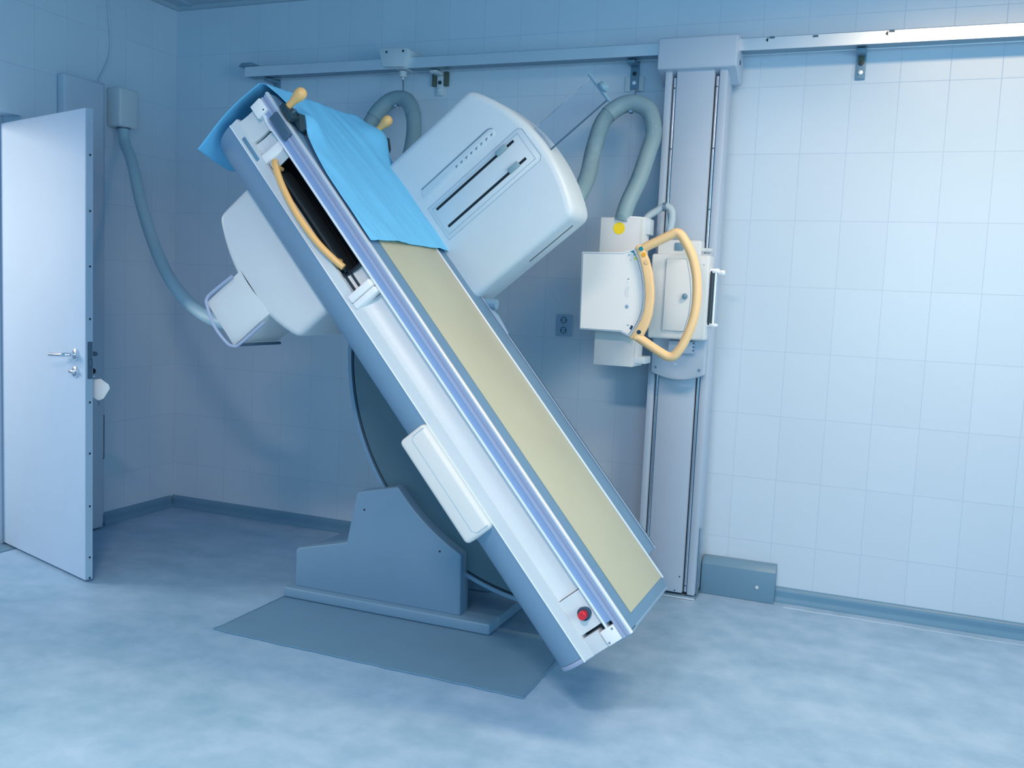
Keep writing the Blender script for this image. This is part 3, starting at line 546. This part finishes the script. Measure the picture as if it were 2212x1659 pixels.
b = NB(); tube(b, [T(u, v, YT - 0.0008) for u, v in [(-1.998, 0.254), (-1.998, 0.727), (-1.985, 0.740), (-1.857, 0.740), (-1.844, 0.727), (-1.844, 0.254)]], 0.0012, 6, closed=True); obj('panel_joint', b, M['print'], tw)
for us in (-1.971, -1.887):
    b = NB(); tbox(b, us - 0.0052, us + 0.0052, 0.283, 0.688, YT - 0.0030, YT - 0.001, 0.0); obj('slot', b, M['black'], sp_)
    b = NB(); tbox(b, us - 0.013, us + 0.008, 0.605, 0.655, YT - 0.014, YT - 0.001, 0.003); obj('slider', b, M['hose'], sp_)
b = NB(); pill = [(-2.054 + 0.018 * math.cos(a), 0.632 + 0.018 * math.sin(a)) for a in [math.pi * i / 10 for i in range(11)]] + [(-2.072, 0.285), (-2.066, 0.270), (-2.045, 0.265), (-2.036, 0.275)]
prism(b, [T(u, v, YT - 0.0024) for u, v in pill], YV * 0.004, 0.001); pn = obj('scale_plate', b, M['grey'], tw)
b = NB(); prism(b, [T(u, v, YT - 0.0028) for u, v in [(-2.076, 0.28), (-2.076, 0.632), (-2.070, 0.646), (-2.060, 0.651), (-2.068, 0.642), (-2.072, 0.632), (-2.072, 0.28)]], YV * 0.004); obj('scale_edge', b, M['steel'], pn)
for k in range(8):
    v0 = 0.445 + 0.0262 * k; b = NB(); prism(b, [T(-2.051, v0, YT - 0.003), T(-2.042, v0 + 0.001, YT - 0.003), T(-2.051, v0 + 0.014, YT - 0.003)], YV * 0.002); obj('scale_mark', b, M['steel'], pn)
# clear shield pulled out of the tower
b = NB(); tbox(b, -1.972, -1.868, 0.70, 1.045, -1.102, -1.098); obj('shield', b, M['acrylic'], tb, 'clear acrylic plate')
b = NB(); tube(b, [T(-1.867, 0.70, -1.10), T(-1.867, 1.046, -1.10)], 0.0036, 8); obj('shield_edge', b, M['clamp'], tb)
b = NB(); tube(b, [T(-1.988, 1.050, -1.10), T(-1.857, 1.050, -1.10)], 0.0070, 12); bb_ = obj('shield_bar', b, M['duct'], tb)
b = NB(); lathe(b, T(-1.915, 1.054, -1.10), V, [(0, 0.018), (0.008, 0.022), (0.020, 0.019), (0.026, 0.009)], 20); obj('knob', b, M['duct'], bb_)
# tower mount between table and tower, small side roller bracket
b = NB(); tbox(b, -2.15, -1.70, 0.00, 0.15, -1.165, -1.10, 0.004); obj('carriage_mount', b, M['base'], tb)
b = NB(); p0 = Vector((-0.8185, -1.085, 1.3559)); cyl(b, T(-1.575, 0.205, -1.085), T(-1.540, 0.242, -1.085), 0.020, 20); tube(b, [T(-1.545, 0.205, -1.09), T(-1.50, 0.214, -1.09), T(-1.42, 0.205, -1.09)], 0.011, 10); obj('side_bracket', b, M['base'], tb)

# ------------------------------------------------------------------ rail clamps with knob handles
def grip(name, uc, yy, side, label, group):
    # side = -1 near rail, +1 far rail
    g_ = thing(name, tuple(T(uc, 0.17, yy)), label, 'clamp handle', group)
    v0 = 0.212
    b = NB()
    if side < 0:
        tbox(b, uc - 0.010, uc + 0.090, 0.172, 0.212, yy - 0.022, yy - 0.003, 0.006, 3); 
    else:
        tbox(b, uc - 0.030, uc + 0.050, 0.172, 0.222, yy + 0.004, yy + 0.022, 0.006, 3)
    obj('clamp_plate', b, M['clamp'], g_)
    b = NB(); tbox(b, uc - 0.014, uc + 0.050, 0.226, 0.252, yy - 0.020, yy + 0.030, 0.005); prism(b, [T(uc + 0.02, 0.226, yy + 0.02), T(uc + 0.085, 0.226, yy + 0.02), T(uc + 0.075, 0.240, yy + 0.02), T(uc + 0.035, 0.262, yy + 0.02)], YV * 0.035, 0.002); obj('clamp_block', b, M['black'] if side > 0 else mat('clamp_black', (0.02, 0.05, 0.07), 0.35), g_)
    b = NB(); cyl(b, T(uc + 0.030, 0.250, yy - 0.005), T(uc + 0.030, 0.268, yy + 0.000), 0.005, 10); obj('lock_pin', b, M['clamp'], g_)
    b = NB(); lathe(b, T(uc, 0.240, yy), V, [(0, 0.0125), (0.020, 0.0120), (0.035, 0.0125), (0.050, 0.0165), (0.060, 0.0195), (0.070, 0.0213), (0.080, 0.0205), (0.088, 0.0165), (0.093, 0.010), (0.0955, 0.002)], 28); obj('knob_handle', b, M['orange'], g_, 'apricot knob-ended handle')
grip('clamp_handle', -2.372, -1.742, -1, 'apricot knob handle in a dark clamp on the near rail at the table head', 'knob clamps on the table rails')
grip('clamp_handle', -2.405, -1.115, 1, 'apricot knob handle half hidden behind the far edge of the blue drape', 'knob clamps on the table rails')

# ------------------------------------------------------------------ blue disposable drape over the head end
NS, NT = 120, 60
b = NB(); gv = []
UHEM, UEND = -1.815, -2.492
L1 = UHEM - UEND
def near_y(u):   # near edge line of the sheet on the top
    pts = [(-1.80, -1.742), (-2.10, -1.735), (-2.22, -1.712), (-2.30, -1.690), (-2.40, -1.675), (-2.45, -1.70), (-2.50, -1.752)]
    for (a, ya), (c, yc) in zip(pts, pts[1:]):
        if u <= a and u >= c: return ya + (yc - ya) * (a - u) / (a - c)
    return pts[-1][1] if u < -2.5 else pts[0][1]
for i in range(NS + 1):
    row = []
    s = i / NS * (L1 + 0.42)
    for j in range(NT + 1):
        t = j / NT
        hem = 0.010 * math.sin(t * 3.1) - 0.008 * t
        if s <= L1:
            u = UHEM - s - hem * (1 - s / L1); y0 = near_y(u); W_ = 0.675 + 0.14 * max(0, (s / L1 - 0.05)) * (1 - 0.3 * s / L1); d = t * W_
            y = y0 + d; v = 0.2225 
            far = -1.105
            if y > far:
                k = y - far; y = far + k * 0.35; v -= k * 0.75 * (0.35 + 0.65 * min(1, abs(s / L1 - 0.9) * 2))
            tent = math.exp(-((u + 2.375) / 0.07) ** 2 - ((y + 1.13) / 0.10) ** 2) * 0.048 + math.exp(-((u + 2.33) / 0.06) ** 2 - ((y + 1.64) / 0.06) ** 2) * 0.030
            edge = min(1, t / 0.04) 
            wr = 0.010 * noise.noise(Vector((u * 3.0 + y * 4, y * 9.0 - u * 2.2, 0.3))) + 0.0055 * noise.noise(Vector((u * 5, y * 26.0 - u * 8, 2.7)))
            v += tent + max(-0.002, wr) * (0.3 + 0.7 * edge) + 0.004
            if y <= far: v = max(v, 0.2205)
        else:
            k = s - L1; u = UEND - 0.010 - 0.012 * math.sin(k * 9 + t * 4) - 0.02 * k
            y0 = -1.756 + 0.0 * k; y = y0 + t * (0.66 - 0.25 * k)
            v = 0.222 - k * (1 - 0.02)
            v += 0.0
            # lower hem rises toward the near corner
            v += 0.065 * max(0, 1 - t * 2.4) * (k / 0.42) ** 2
            u += 0.010 * noise.noise(Vector((y * 7, v * 4, 5.0))) * min(1, k * 8)
        row.append(b.verts.new(T(u, v, y)))
    gv.append(row)
for i in range(NS):
    for j in range(NT): b.faces.new((gv[i][j], gv[i][j + 1], gv[i + 1][j + 1], gv[i + 1][j]))
dr = obj('drape', b, M['cloth'], smooth=180); tag(dr, 'light blue disposable drape folded over the raised head of the table', 'drape')
md = dr.modifiers.new('thickness', 'SOLIDIFY'); md.thickness = 0.0012; md.offset = 1.0

# ------------------------------------------------------------------ X-ray tube column stand
cs = thing('tube_column', (-0.25, -0.13, 0.02), 'tall pale steel column stand with twin guide slots beside the wall', 'column')
CX0, CX1 = -0.391, -0.112
b = NB()
box(b, CX0, CX0 + 0.030, -0.200, -0.050, 0.020, 2.42, 0.003); box(b, CX1 - 0.036, CX1, -0.200, -0.050, 0.020, 2.42, 0.006); box(b, CX0 + 0.01, CX1 - 0.01, -0.150, -0.055, 0.020, 2.42)
obj('column_frame', b, M['column'], cs)
b = NB(); box(b, -0.338, -0.170, -0.201, -0.140, 0.026, 2.42, 0.002); fpn = obj('front_panel', b, M['column'], cs)
for qx, qz in [(-0.1843, 0.1023), (-0.2041, 0.0346), (-0.2867, 0.0504)]:
    p = Vector((qx, -0.2015, qz)); b = NB(); cyl(b, (p.x, -0.2022, p.z), (p.x, -0.2005, p.z), 0.0035, 10); obj('screw', b, M['dark'], fpn)
for x0, x1 in ((CX0 + 0.030, -0.338), (-0.170, CX1 - 0.036)):
    b = NB(); box(b, x0, x1, -0.155, -0.149, 0.02, 2.42); obj('guide_slot', b, M['dark'], cs)
    xm = x0 + 0.010; b = NB(); tube(b, [Vector((xm + 0.003, -0.180, 0.03)), Vector((xm + 0.003, -0.180, 2.385))], 0.0080, 18); g1 = obj('guide_rod', b, M['chrome'], cs)
    for z in (2.34, 2.07, 1.80, 0.06):
        b = NB(); cyl(b, (xm + 0.002, -0.1905, z), (xm + 0.002, -0.188, z), 0.0035, 8); obj('screw', b, M['dark'], g1)
b = NB(); box(b, CX0 - 0.005, CX1 + 0.004, -0.206, -0.06, 0.0, 0.016, 0.003); box(b, CX1 + 0.001, CX1 + 0.008, -0.168, -0.150, 0.010, 0.335, 0.002); obj('foot_bracket', b, M['steel'], cs)
b = NB(); box(b, CX0 - 0.004, CX1 + 0.004, -0.2085, -0.206, 0.002, 0.009); obj('foot_edge', b, M['silver'], cs)
# top carriage that runs on the rail
b = NB(); prism(b, [Vector((-0.426, y, z)) for y, z in [(-0.228, 2.416), (-0.228, 2.552), (-0.15, 2.574), (-0.03, 2.574), (-0.03, 2.372), (-0.10, 2.366), (-0.200, 2.412)]], Vector((0.354, 0, 0)), 0.008, 3); tc2 = obj('top_carriage', b, M['column'], cs, 'grey box carriage hanging the column from the rail')
b = NB(); cyl(b, (-0.0725, -0.14, 2.45), (-0.0705, -0.14, 2.45), 0.011, 14); obj('access_hole', b, M['dark'], tc2)
# lifting carriage plate, box, top block
b = NB(); n = 14
bot = [(-0.367 + 0.245 * i / n, 1.056 - 0.030 * (1 - (2 * i / n - 1) ** 2)) for i in range(n + 1)]
prism(b, [Vector((x, -0.255, z)) for x, z in bot] + [Vector((-0.122, -0.255, 1.60)), Vector((-0.367, -0.255, 1.60))], Vector((0, 0.050, 0)), 0.006, 3); lp = obj('carriage_plate', b, M['column'], cs)
for qx, qz in [(-0.3448, 1.0780), (-0.1453, 1.0775)]:
    p = Vector((qx, -0.2555, qz)); b = NB(); lathe(b, (p.x, -0.2548, p.z), (0, -1, 0), [(0, 0.0065), (0.0015, 0.0065), (0.0017, 0.0035)], 14); obj('screw', b, M['steel'], lp)
p = Vector((-0.2539, -0.2555, 1.0971)); b = NB(); box(b, p.x - 0.008, p.x + 0.008, -0.2562, -0.2545, p.z - 0.004, p.z + 0.004); obj('sticker', b, M['grey'], lp)
b = NB(); p = Vector((-0.1911, -0.285, 1.1656)); box(b, -0.285, -0.170, -0.290, -0.25, 1.150, 1.205, 0.004); lp2 = obj('indicator_panel', b, M['column'], cs)
for qx, qz in ((-0.1702, 1.1983), (-0.1705, 1.1817), (-0.1708, 1.1661)):
    p = Vector((qx, -0.2905, qz)); b = NB(); box(b, p.x - 0.003, p.x + 0.003, -0.2912, -0.2895, p.z - 0.003, p.z + 0.003); obj('indicator', b, M['dark'], lp2)
b = NB(); box(b, -0.366, -0.110, -0.362, -0.24, 1.215, 1.588, 0.010, 3); cbx = obj('carriage_box', b, M['white'], cs)
# access door of the box, bulged right edge
pts = [Vector((qx, -0.364, qz)) for qx, qz in [(-0.2984, 1.2525), (-0.2968, 1.5668), (-0.2108, 1.5672), (-0.1915, 1.4874), (-0.1824, 1.4070), (-0.1875, 1.3258), (-0.2053, 1.2516)]]
b = NB(); tube(b, [Vector((p.x, -0.3625, p.z)) for p in pts], 0.0022, 6, closed=True); obj('cover_joint', b, M['base'], cbx)
b = NB(); prism(b, [Vector((p.x, -0.362, p.z)) for p in pts], Vector((0, -0.010, 0)), 0.003); ad = obj('access_cover', b, M['white'], cbx)
p = Vector((-0.2045, -0.375, 1.4059)); b = NB(); lathe(b, (p.x, -0.371, p.z), (0, -1, 0), [(0, 0.010), (0.010, 0.0125), (0.016, 0.012), (0.020, 0.007)], 20); obj('cover_knob', b, M['duct'], ad)
p = Vector((-0.1329, -0.3625, 1.5455)); b = NB(); cyl(b, (p.x, -0.364, p.z), (p.x, -0.361, p.z), 0.002, 8); obj('screw', b, M['steel'], cbx)
b = NB(); box(b, -0.350, -0.158, -0.330, -0.235, 1.575, 1.652, 0.006, 3); tbk = obj('top_block', b, M['white'], cs)
b = NB(); p = Vector((-0.2535, -0.332, 1.6224)); box(b, p.x - 0.020, p.x + 0.020, -0.336, -0.325, 1.606, 1.640, 0.004); obj('inset', b, M['duct'], tbk)
b = NB(); tube(b, [Vector((-0.160, -0.30, 1.612)), Vector((-0.145, -0.30, 1.612)), Vector((-0.112, -0.30, 1.611))], 0.0095, 14); obj('brake_lever', b, M['grey'], tbk)
# chrome grip on the right of the carriage
b = NB(); box(b, -0.118, -0.072, -0.330, -0.300, 1.512, 1.532, 0.002); box(b, -0.075, -0.048, -0.322, -0.308, 1.505, 1.526, 0.002); box(b, -0.118, -0.066, -0.330, -0.300, 1.278, 1.292, 0.002); gb_ = obj('grip_bracket', b, M['silver'], cs)
b = NB(); tube(b, [Vector((-0.088, -0.315, 1.285)), Vector((-0.088, -0.315, 1.520))], 0.0085, 14); obj('grip_bar', b, M['chrome'], cs)
b = NB(); box(b, -0.108, -0.101, -0.330, -0.22, 1.285, 1.52); obj('grip_back', b, M['dark'], cs)
# cylinder and side parts behind the tube head
hd = thing('tube_head', (-0.49, -0.42, 1.09), 'white X-ray tube head with square control panel and cream-orange loop handle', 'X-ray tube head')
b = NB(); box(b, -0.578, -0.400, -0.470, -0.37, 1.086, 1.735, 0.003); th = obj('tube_housing', b, M['white'], hd)
b = NB(); cyl(b, (-0.472, -0.375, 1.090), (-0.472, -0.375, 1.742), 0.088, 40); obj('tube_cylinder', b, M['white'], hd)
b = NB(); box(b, -0.41, -0.372, -0.405, -0.33, 1.668, 1.737, 0.004); obj('collar', b, M['grey'], hd)
b = NB(); box(b, -0.42, -0.352, -0.43, -0.33, 1.100, 1.132, 0.004); obj('collar', b, M['grey'], hd)
b = NB(); box(b, -0.55, -0.40, -0.47, -0.40, 1.30, 1.50, 0.004); cyl(b, (-0.40, -0.40, 1.40), (-0.28, -0.40, 1.40), 0.05, 24) if False else None; box(b, -0.41, -0.35, -0.36, -0.27, 1.32, 1.48, 0.006); obj('arm', b, M['grey'], hd)
p = Vector((-0.4930, -0.472, 1.6884)); b = NB(); lathe(b, (p.x, -0.4702, p.z), (0, -1, 0), [(0, 0.0262), (0.0008, 0.0262)], 40); obj('warning_sticker', b, M['yellow'], th, 'round yellow sticker')
YP = -0.565
def face(pp, y, d, r=0.0, seg=2):
    b = NB(); prism(b, [Vector((qx, y, qz)) for qx, qz in pp], Vector((0, d, 0)), r, seg); return b
outer = [(-0.6290, 1.5785), (-0.4551, 1.5809), (-0.4430, 1.5822), (-0.3886, 1.6040), (-0.3714, 1.5684), (-0.3522, 1.5144), (-0.3385, 1.4525), (-0.3322, 1.3980), (-0.3340, 1.3431), (-0.3455, 1.2993), (-0.3652, 1.2568), (-0.3904, 1.2187), (-0.4356, 1.2400), (-0.6214, 1.2425)]
cp = obj('control_panel', face(outer, YP, 0.145, 0.004, 3), M['bezel'], hd)
inner = [(-0.6201, 1.5707), (-0.4546, 1.5721), (-0.4384, 1.5744), (-0.3997, 1.5881), (-0.3805, 1.5525), (-0.3613, 1.4985), (-0.3501, 1.4462), (-0.3456, 1.3974), (-0.3481, 1.3443), (-0.3579, 1.3045), (-0.3759, 1.2661), (-0.3994, 1.2331), (-0.4319, 1.2471), (-0.5794, 1.2479), (-0.6164, 1.2489)]
obj('panel_groove', face([(x + (0.0019 if x > -0.4864 else -0.0019), z + (0.0019 if z > 1.4113 else -0.0019)) for x, z in inner], YP - 0.0006, 0.004), M['base'], cp)
obj('panel_face', face(inner, YP - 0.0012, 0.004), M['panel'], cp)
def disc(qx, qz, r, mt, name, par, y=YP - 0.0012, h=0.0015):
    p = Vector((qx, y, qz)); b = NB(); lathe(b, (p.x, y, p.z), (0, -1, 0), [(0, r), (h, r * 0.96)], 24); return obj(name, b, mt, par)
disc(-0.4120, 1.4565, 0.0052, M['tagplastic'], 'indicator', cp); 
b = NB(); p = Vector((-0.4130, -0.565, 1.4677)); box(b, p.x - 0.003, p.x + 0.003, YP - 0.0020, YP - 0.001, p.z - 0.0017, p.z + 0.0017); obj('mark', b, M['navy'], cp)
disc(-0.4130, 1.3502, 0.0092, mat('pale_blue_print', (0.38, 0.54, 0.72), 0.5), 'indicator', cp, h=0.0006)
disc(-0.4138, 1.3501, 0.0030, M['steel'], 'mark', cp, y=YP - 0.0018, h=0.0006)
p = Vector((-0.4047, -0.565, 1.4126))   # angle scale: arc with ticks
b = NB(); A = [math.radians(a) for a in range(118, 243, 8)]
def pc(r, a): return Vector((p.x + 0.004 + r * math.cos(a), YP - 0.0014, p.z + r * 1.15 * math.sin(a)))
for r in (0.0245, 0.0125):
    tube(b, [pc(r, a) for a in A], 0.0005, 5)
for a in A[::3]: tube(b, [pc(0.0165, a), pc(0.0215, a)], 0.0007, 5)
obj('angle_scale', b, M['print'], cp)
for pp, mt in (([(-0.4106, 1.5839), (-0.3988, 1.5891), (-0.3877, 1.5718), (-0.3895, 1.5679), (-0.3956, 1.5697), (-0.3939, 1.5736), (-0.4024, 1.5812)], 'teal'), ([(-0.3884, 1.5670), (-0.3782, 1.5468), (-0.3854, 1.5505)], 'lime'), ([(-0.4189, 1.5701), (-0.4140, 1.5731), (-0.4128, 1.5692), (-0.4177, 1.5660)], 'teal'), ([(-0.4095, 1.5478), (-0.4046, 1.5499), (-0.4035, 1.5480), (-0.4083, 1.5447)], 'steel'), ([(-0.4108, 1.2721), (-0.4019, 1.2765), (-0.3964, 1.2699), (-0.4065, 1.2674)], 'print')):
    obj('mark', face(pp, YP - 0.0018, 0.0012), M[mt], cp)
disc(-0.4001, 1.5748, 0.0048, M['tagplastic'], 'indicator', cp); disc(-0.3889, 1.5558, 0.0048, M['lime'], 'indicator', cp)
obj('display_window', face([(-0.3957, 1.2571), (-0.3890, 1.2727), (-0.3801, 1.2682), (-0.3872, 1.2516)], YP - 0.0022, 0.0014), M['navy'], cp)
# handle band with buttons
band_in = [(-0.3866, 1.6050), (-0.3694, 1.5684), (-0.3502, 1.5145), (-0.3365, 1.4525), (-0.3302, 1.3981), (-0.3320, 1.3432), (-0.3435, 1.2994), (-0.3632, 1.2569), (-0.3883, 1.2179)]
band_out = [(-0.3583, 1.2078), (-0.3295, 1.2332), (-0.3117, 1.2716), (-0.2987, 1.3213), (-0.2942, 1.3801), (-0.2961, 1.4288), (-0.3072, 1.4964), (-0.3243, 1.5502), (-0.3402, 1.5828), (-0.3641, 1.6152)]
YH = YP - 0.010
hb_ = obj('handle_band', face(band_in + band_out, YH - 0.016, 0.030, 0.005, 3), M['handle'], hd)
for qx, qz, y, mt, nm in [(-0.3578, 1.5956, -0.5935, 'teal', 'button'), (-0.3451, 1.5716, -0.5910, 'amber', 'button'), (-0.3323, 1.5401, -0.5910, 'handle', 'button'), (-0.3473, 1.2459, -0.5910, 'navy', 'button'), (-0.3579, 1.2224, -0.5935, 'handle', 'button')]:
    p = Vector((qx, y, qz)); b = NB(); lathe(b, (p.x, y + 0.001, p.z), (0, -1, 0), [(0, 0.0092), (0.0030, 0.0092), (0.0042, 0.0080), (0.0042, 0.001)], 24); obj(nm, b, M[mt], hb_)
    if mt == 'handle':
        b = NB(); lathe(b, (p.x, y + 0.0008, p.z), (0, -1, 0), [(0, 0.0102), (0.0010, 0.0102)], 24); obj('button_ring', b, M['orange'], hb_)
hl = [(-0.3662, 1.5913), (-0.3334, 1.6095), (-0.2854, 1.6336), (-0.2379, 1.6575), (-0.2209, 1.6655), (-0.2072, 1.6638), (-0.1950, 1.6545), (-0.1823, 1.6377), (-0.1609, 1.6039), (-0.1410, 1.5626), (-0.1263, 1.5116), (-0.1185, 1.4643), (-0.1152, 1.4071), (-0.1179, 1.3495), (-0.1264, 1.3011), (-0.1392, 1.2580), (-0.1628, 1.2004), (-0.1859, 1.1640), (-0.1990, 1.1524), (-0.2145, 1.1494), (-0.2306, 1.1532), (-0.2674, 1.1724), (-0.3192, 1.2026), (-0.3588, 1.2258)]
b = NB(); tube(b, spline([Vector((qx, YH, qz)) for qx, qz in hl], 5), 0.0195, 20); obj('loop_handle', b, M['handle'], hd, 'cream-orange bow handle')
# short hose from the tube head to the carriage
sh = spline([(-0.43, -0.33, 1.70), Vector((-0.4104, -0.31, 1.7499)), Vector((-0.3723, -0.30, 1.7799)), Vector((-0.3358, -0.30, 1.8007)), Vector((-0.3079, -0.30, 1.7886)), Vector((-0.2994, -0.30, 1.7521)), Vector((-0.3061, -0.30, 1.6907)), Vector((-0.3100, -0.30, 1.6190))], 12)
b = NB(); N2 = len(sh); tube(b, sh, 0.016, 14, True, lambda t: 0.0165 + (0.0010 if int(round(t * (N2 - 1))) % 2 else -0.0010)); shh = obj('short_hose', b, mat('pale_hose', (0.45, 0.56, 0.64), 0.5), smooth=80)
tag(shh, 'short pale ribbed hose curving from the tube head to the column carriage', 'hose')
b = NB(); pa = Vector((-0.3419, -0.30, 1.7986)); pb = Vector((-0.3273, -0.30, 1.7987)); cyl(b, pa, pb, 0.0195, 18); obj('hose_clip', b, M['steel'], shh)
